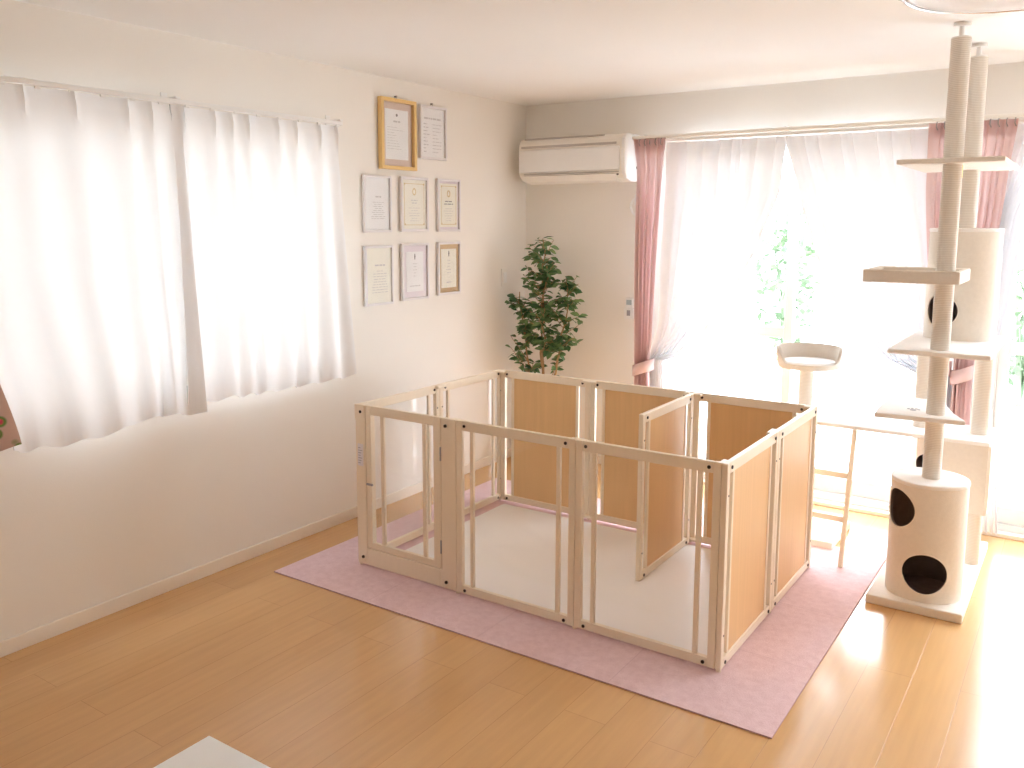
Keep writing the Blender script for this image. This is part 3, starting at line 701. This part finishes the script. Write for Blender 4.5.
for i in range(n):
    A, B = ri[i], ri[(i+1) % n]
    for q in range(6): bm.faces.new((A[q], A[(q+1) % 6], B[(q+1) % 6], B[q]))
obj('rim', bm, M['plush'], bed, smooth=True)
bm = bmesh.new(); lathe(bm, [(.02, .899), (.128, .899), (.132, .905), (.126, .913), (.02, .917)], BX, BY, 48); obj('cushion', bm, M['plushw'], bed, smooth=True)
# ladder leaning on the bridge board
lad0 = Vector((0, -.945, .0062)); lad1 = Vector((0, -.798, .640))
def ladpt(t): return lad0.lerp(lad1, t)
for x in (2.093, 2.385):
    bm = bmesh.new(); a = ladpt(0); b = ladpt(1); w = .010; d = .013
    vs = [bm.verts.new((x+sx*w, p.y+sy*d, p.z)) for p in (a, b) for sx, sy in ((-1, -1), (1, -1), (1, 1), (-1, 1))]
    for f in ((0, 3, 2, 1), (4, 5, 6, 7), (0, 1, 5, 4), (1, 2, 6, 5), (2, 3, 7, 6), (3, 0, 4, 7)): bm.faces.new([vs[i] for i in f])
    obj('ladder_rail', bm, M['frame2'], cat, bev=.002)
for t_ in (.345, .66):
    p = ladpt(t_); bm = bmesh.new(); bx(bm, 2.103, 2.375, p.y-.016, p.y+.016, p.z-.014, p.z+.014); obj('rung', bm, M['frame2'], cat, bev=.003)

# ------------------------------------------------------------------ ceiling light
lamp = thing('ceiling_light', (3.03, -2.0, 2.268), 'round chrome-rimmed ceiling light above the cat tree side of the room', 'ceiling light')
LX, LY, LR = 3.03, -2.02, .35
bm = bmesh.new(); lathe(bm, [(.10, 2.399), (LR-.05, 2.399), (LR-.03, 2.35), (.10, 2.35)], LX, LY, 64); obj('base_plate', bm, M['white'], lamp, smooth=True)
bm = bmesh.new(); lathe(bm, [(LR-.012, 2.34), (LR-.02, 2.315), (LR-.07, 2.292), (.15, 2.272), (.01, 2.268), (.01, 2.345)], LX, LY, 64); obj('shade', bm, M['shade'], lamp, smooth=True)
def torus(bm, cx, cy, z, R, r, n=96, k=10):
    rings = [[bm.verts.new((cx+(R+r*math.cos(2*PI*j/k))*math.cos(2*PI*i/n), cy+(R+r*math.cos(2*PI*j/k))*math.sin(2*PI*i/n), z+r*math.sin(2*PI*j/k))) for j in range(k)] for i in range(n)]
    for i in range(n):
        A, B = rings[i], rings[(i+1) % n]
        for j in range(k): bm.faces.new((A[j], B[j], B[(j+1) % k], A[(j+1) % k]))
bm = bmesh.new(); torus(bm, LX, LY, 2.330, LR, .008); obj('chrome_ring', bm, M['chrome'], lamp, smooth=True)
bm = bmesh.new(); torus(bm, LX, LY, 2.300, LR-.035, .005); obj('chrome_ring', bm, M['chrome'], lamp, smooth=True)
for an in (R_(135), R_(15), R_(255)):
    kx, ky = LX+LR*math.cos(an), LY+LR*math.sin(an)
    bm = bmesh.new(); cyl(bm, (kx, ky, 2.345), (kx, ky, 2.318), .010, 14); cyl(bm, (kx+.03, ky+.02, 2.345), (kx+.03, ky+.02, 2.322), .010, 14); obj('fixing_knob', bm, M['chrome'], lamp, smooth=True)

# ------------------------------------------------------------------ low white table at the bottom
t = thing('low_table', (1.91, -4.3, 0), 'corner of a low white table at the bottom of the photo', 'table')
obj('table_top', box(1.612, 2.212, -4.775, -3.877, .372, .400), M['table'], t, bev=.003)
for x in (1.66, 2.16):
    for y in (-4.73, -3.93): obj('leg', box(x-.02, x+.02, y-.02, y+.02, 0, .372), M['table'], t, bev=.002)

# ------------------------------------------------------------------ artificial ficus tree in the corner
tree = thing('potted_tree', (.335, -.30, 0), 'potted leafy ficus tree in the room corner behind the pen', 'plant')
TX, TY = .335, -.30
bm = bmesh.new(); lathe(bm, [(.085, 0), (.09, .01), (.115, .20), (.125, .20), (.125, .225), (.108, .225), (.105, .20)], TX, TY, 36); obj('pot', bm, M['pot'], tree, smooth=True)
bm = bmesh.new(); cyl(bm, (TX, TY, .195), (TX, TY, .208), .106, 32); obj('soil', bm, M['soil'], tree)
rnd = random.Random(12); limbs = []
def limb(p, q, r0, r1, n=10, wob=.012):
    pts = []; p = Vector(p); q = Vector(q)
    for i in range(n+1):
        t_ = i/n; w = Vector((rnd.uniform(-wob, wob), rnd.uniform(-wob, wob), 0)) if 0 < i < n else Vector((0, 0, 0)); pts.append(p.lerp(q, t_)+w)
    limbs.append((pts, [r0+(r1-r0)*i/n for i in range(n+1)])); return pts
A = limb((TX-.01, TY, .20), (.33, -.30, 1.50), .016, .003, 16)
B = limb((TX+.035, TY-.01, .20), (.53, -.30, 1.24), .010, .003, 12)
Cc = limb((TX-.04, TY+.01, .20), (.13, -.27, 1.16), .009, .003, 12)
D = limb((TX+.01, TY-.03, .20), (.37, -.33, 1.35), .012, .003, 14)
tips = []
def sprays(src, cnt, lo, hi, rad, rise):
    for _ in range(cnt):
        t_ = rnd.uniform(lo, hi); i = min(int(t_*(len(src)-1)), len(src)-2); p = src[i].lerp(src[i+1], t_*(len(src)-1)-i)
        a = rnd.uniform(0, 2*PI); l = rnd.uniform(.35, 1)*rad*(1.15-.5*t_)
        q = p+Vector((math.cos(a)*l, math.sin(a)*l*.75, rnd.uniform(.2, 1)*rise))
        q.y = min(q.y, -.045); q.x = max(q.x, .03)
        tips.append(limb(p, q, .003, .0015, 5, .006))
sprays(A, 34, .50, .97, .20, .12); sprays(B, 30, .50, .98, .15, .10); sprays(Cc, 24, .45, .97, .12, .08); sprays(D, 26, .5, .97, .18, .12)
# low side twigs
for (px, pz) in ((.14, .80), (.12, .72), (.20, .76), (.13, .88), (.45, .74), (.47, .80), (.43, .70), (.17, .70)):
    tips.append(limb((TX+(px-TX)*.4, TY, pz-.22), (px, TY-rnd.uniform(-.06, .10), pz), .003, .0015, 6, .006))
for n_, (pts, rr) in enumerate(limbs[:4]):
    bm = bmesh.new(); tube(bm, pts, rr, 8); obj('trunk', bm, M['bark'], tree, smooth=True)
bm = bmesh.new()
for pts, rr in limbs[4:]: tube(bm, pts, rr, 5)
obj('twigs', bm, M['bark'], tree, smooth=True)
bm = bmesh.new()
def leaf(bm, p, d, L, Wd, roll):
    d = d.normalized(); s = d.cross(Vector((0, 0, 1)))
    s = s.normalized() if s.length > .05 else Vector((1, 0, 0)); n = s.cross(d)
    s2 = s*math.cos(roll)+n*math.sin(roll); n2 = s2.cross(d)
    prof = ((0, .0), (.18, .55), (.45, 1), (.75, .7), (1, 0)); mid = []; lft = []; rgt = []
    for t_, w in prof:
        c_ = p+d*L*t_-n2*(.18*L*t_*t_); mid.append(bm.verts.new(c_))
        if 0 < t_ < 1: lft.append(bm.verts.new(c_+s2*Wd*w*.5+n2*.06*Wd*w*2)); rgt.append(bm.verts.new(c_-s2*Wd*w*.5+n2*.06*Wd*w*2))
    for S in (lft, rgt):
        bm.faces.new((mid[0], S[0], mid[1])); bm.faces.new((mid[-1], mid[-2], S[-1]))
        for i in range(len(S)-1): bm.faces.new((mid[i+1], S[i], S[i+1], mid[i+2]))
for pts in tips:
    for k in range(7):
        t_ = .3+.7*(k+1)/7; i = min(int(t_*(len(pts)-1)), len(pts)-1); p = pts[i]
        a = rnd.uniform(0, 2*PI); d = Vector((math.cos(a), math.sin(a)*.8, rnd.uniform(-.5, .5)))
        L_ = rnd.uniform(.048, .074)
        e = p+d.normalized()*L_
        if e.y > -.02: d.y = -abs(d.y)
        if e.x < .02: d.x = abs(d.x)
        leaf(bm, p, d, L_, L_*.54, rnd.uniform(-1, 1))
me_f = obj('foliage', bm, M['leaf'], tree)

# ------------------------------------------------------------------ outdoors seen pale through the glass, and unseen light blockers at the left
struct('patio_ground', box(-6, 12, .16, 14, -.25, -.15), M['patio'])
struct('added_side_ground', box(-3, -.16, -9, .16, -.25, -.15), M['patio'])  # unseen ground, added with the blocker to limit daylight at the left window
struct('added_daylight_blocker', box(-1.75, -1.6, -9, 1.5, -.15, 4.2), M['patio'])  # invented, never in view: holds back daylight spilling round the left curtains
def shrub(x, y, rx, h, n, label):
    t = thing('garden_shrub', (x, y, -.15), label, 'shrub', 'garden shrubs outside the patio windows')
    rd = random.Random(int(x*100)); bm = bmesh.new()
    for k in range(6): tube(bm, [(x, y, -.15), (x+rd.uniform(-.3, .3)*rx, y+rd.uniform(-.2, .2), h*.45), (x+rd.uniform(-.8, .8)*rx, y+rd.uniform(-.4, .4)*rx, h*.85)], [.03, .02, .008], 6)
    obj('stems', bm, M['bush'], t)
    bm = bmesh.new()
    for k in range(n):
        a = rd.uniform(0, 2*PI); c_ = rd.uniform(-1, 1); r_ = rd.uniform(.45, 1)**.6; s = math.sqrt(1-c_*c_)
        p = Vector((x+rx*r_*s*math.cos(a), y+rx*r_*s*math.sin(a), h*.55+h*.5*r_*c_))
        if p.z < -.1: continue
        leaf(bm, p, Vector((rd.uniform(-1, 1), rd.uniform(-1, 1), rd.uniform(-.6, .8))), rd.uniform(.09, .16), .07, rd.uniform(-1, 1))
    obj('foliage', bm, M['bush'], t)
shrub(.55, 4.3, .34, 1.75, 420, 'pale green garden shrub seen between the tied sheer curtains')
shrub(2.75, 4.6, .40, 1.35, 380, 'pale green garden shrub seen at the right edge of the photo')

# ------------------------------------------------------------------ light
w = bpy.data.worlds.new('sky'); bpy.context.scene.world = w; w.use_nodes = True
nt = w.node_tree; nt.nodes.clear()
o = nt.nodes.new('ShaderNodeOutputWorld'); bg = nt.nodes.new('ShaderNodeBackground')
tc = nt.nodes.new('ShaderNodeTexCoord'); sx = nt.nodes.new('ShaderNodeSeparateXYZ'); nt.links.new(tc.outputs['Generated'], sx.inputs[0])
mr = nt.nodes.new('ShaderNodeMapRange'); mr.inputs[1].default_value = 0; mr.inputs[2].default_value = .9; nt.links.new(sx.outputs['Z'], mr.inputs[0])
mx = nt.nodes.new('ShaderNodeMix'); mx.data_type = 'RGBA'; mx.inputs[6].default_value = (.86, .93, 1, 1); mx.inputs[7].default_value = (.72, .85, 1.0, 1)
nt.links.new(mr.outputs[0], mx.inputs[0]); nt.links.new(mx.outputs[2], bg.inputs[0]); bg.inputs[1].default_value = 3.0
nt.links.new(bg.outputs[0], o.inputs[0])
def portal(name, loc, rot, sx_, sy_):
    l = bpy.data.lights.new(name, 'AREA'); l.shape = 'RECTANGLE'; l.size = sx_; l.size_y = sy_; l.cycles.is_portal = True
    ob = bpy.data.objects.new(name, l); C.objects.link(ob); ob.location = loc; ob.rotation_euler = rot
for a, b in W: portal('window_portal', ((a+b)/2, .16, (WZ0+WZ1)/2), (-PI/2, 0, 0), b-a, WZ1-WZ0)
portal('window_portal', (-.16, ym, (LZ0+LZ1)/2), (0, -PI/2, 0), LZ1-LZ0, LY1-LY0)

# ------------------------------------------------------------------ camera
cam = bpy.data.cameras.new('camera'); co = bpy.data.objects.new('camera', cam); C.objects.link(co)
yaw, pitch, roll, f = .6015, .1317, .0013, 864.9766
d = Vector((-math.sin(yaw)*math.cos(pitch), math.cos(yaw)*math.cos(pitch), -math.sin(pitch)))
r = Vector((math.cos(yaw), math.sin(yaw), 0)); u = r.cross(d)
r2 = r*math.cos(roll)+u*math.sin(roll); u2 = -r*math.sin(roll)+u*math.cos(roll)
mw = Matrix.Identity(4)
for i in range(3): mw[i][0] = r2[i]; mw[i][1] = u2[i]; mw[i][2] = -d[i]
mw.translation = (3.2708, -5.0677, 1.6106); co.matrix_world = mw
cam.sensor_width = 36; cam.lens = 36*f/1024; cam.shift_x = 11.254/1024; cam.shift_y = -46.195/1024; cam.clip_start = .05
sc = bpy.context.scene; sc.camera = co
sc.view_settings.view_transform = 'Standard'; sc.view_settings.look = 'None'; sc.view_settings.gamma = 1
sc.view_settings.use_curve_mapping = False; sc.view_settings.exposure = 2.5
sc.cycles.max_bounces = 14; sc.cycles.diffuse_bounces = 8; sc.cycles.transparent_max_bounces = 24; sc.cycles.transmission_bounces = 8
sc.cycles.use_denoising = True; sc.cycles.caustics_reflective = False; sc.cycles.sample_clamp_indirect = 8
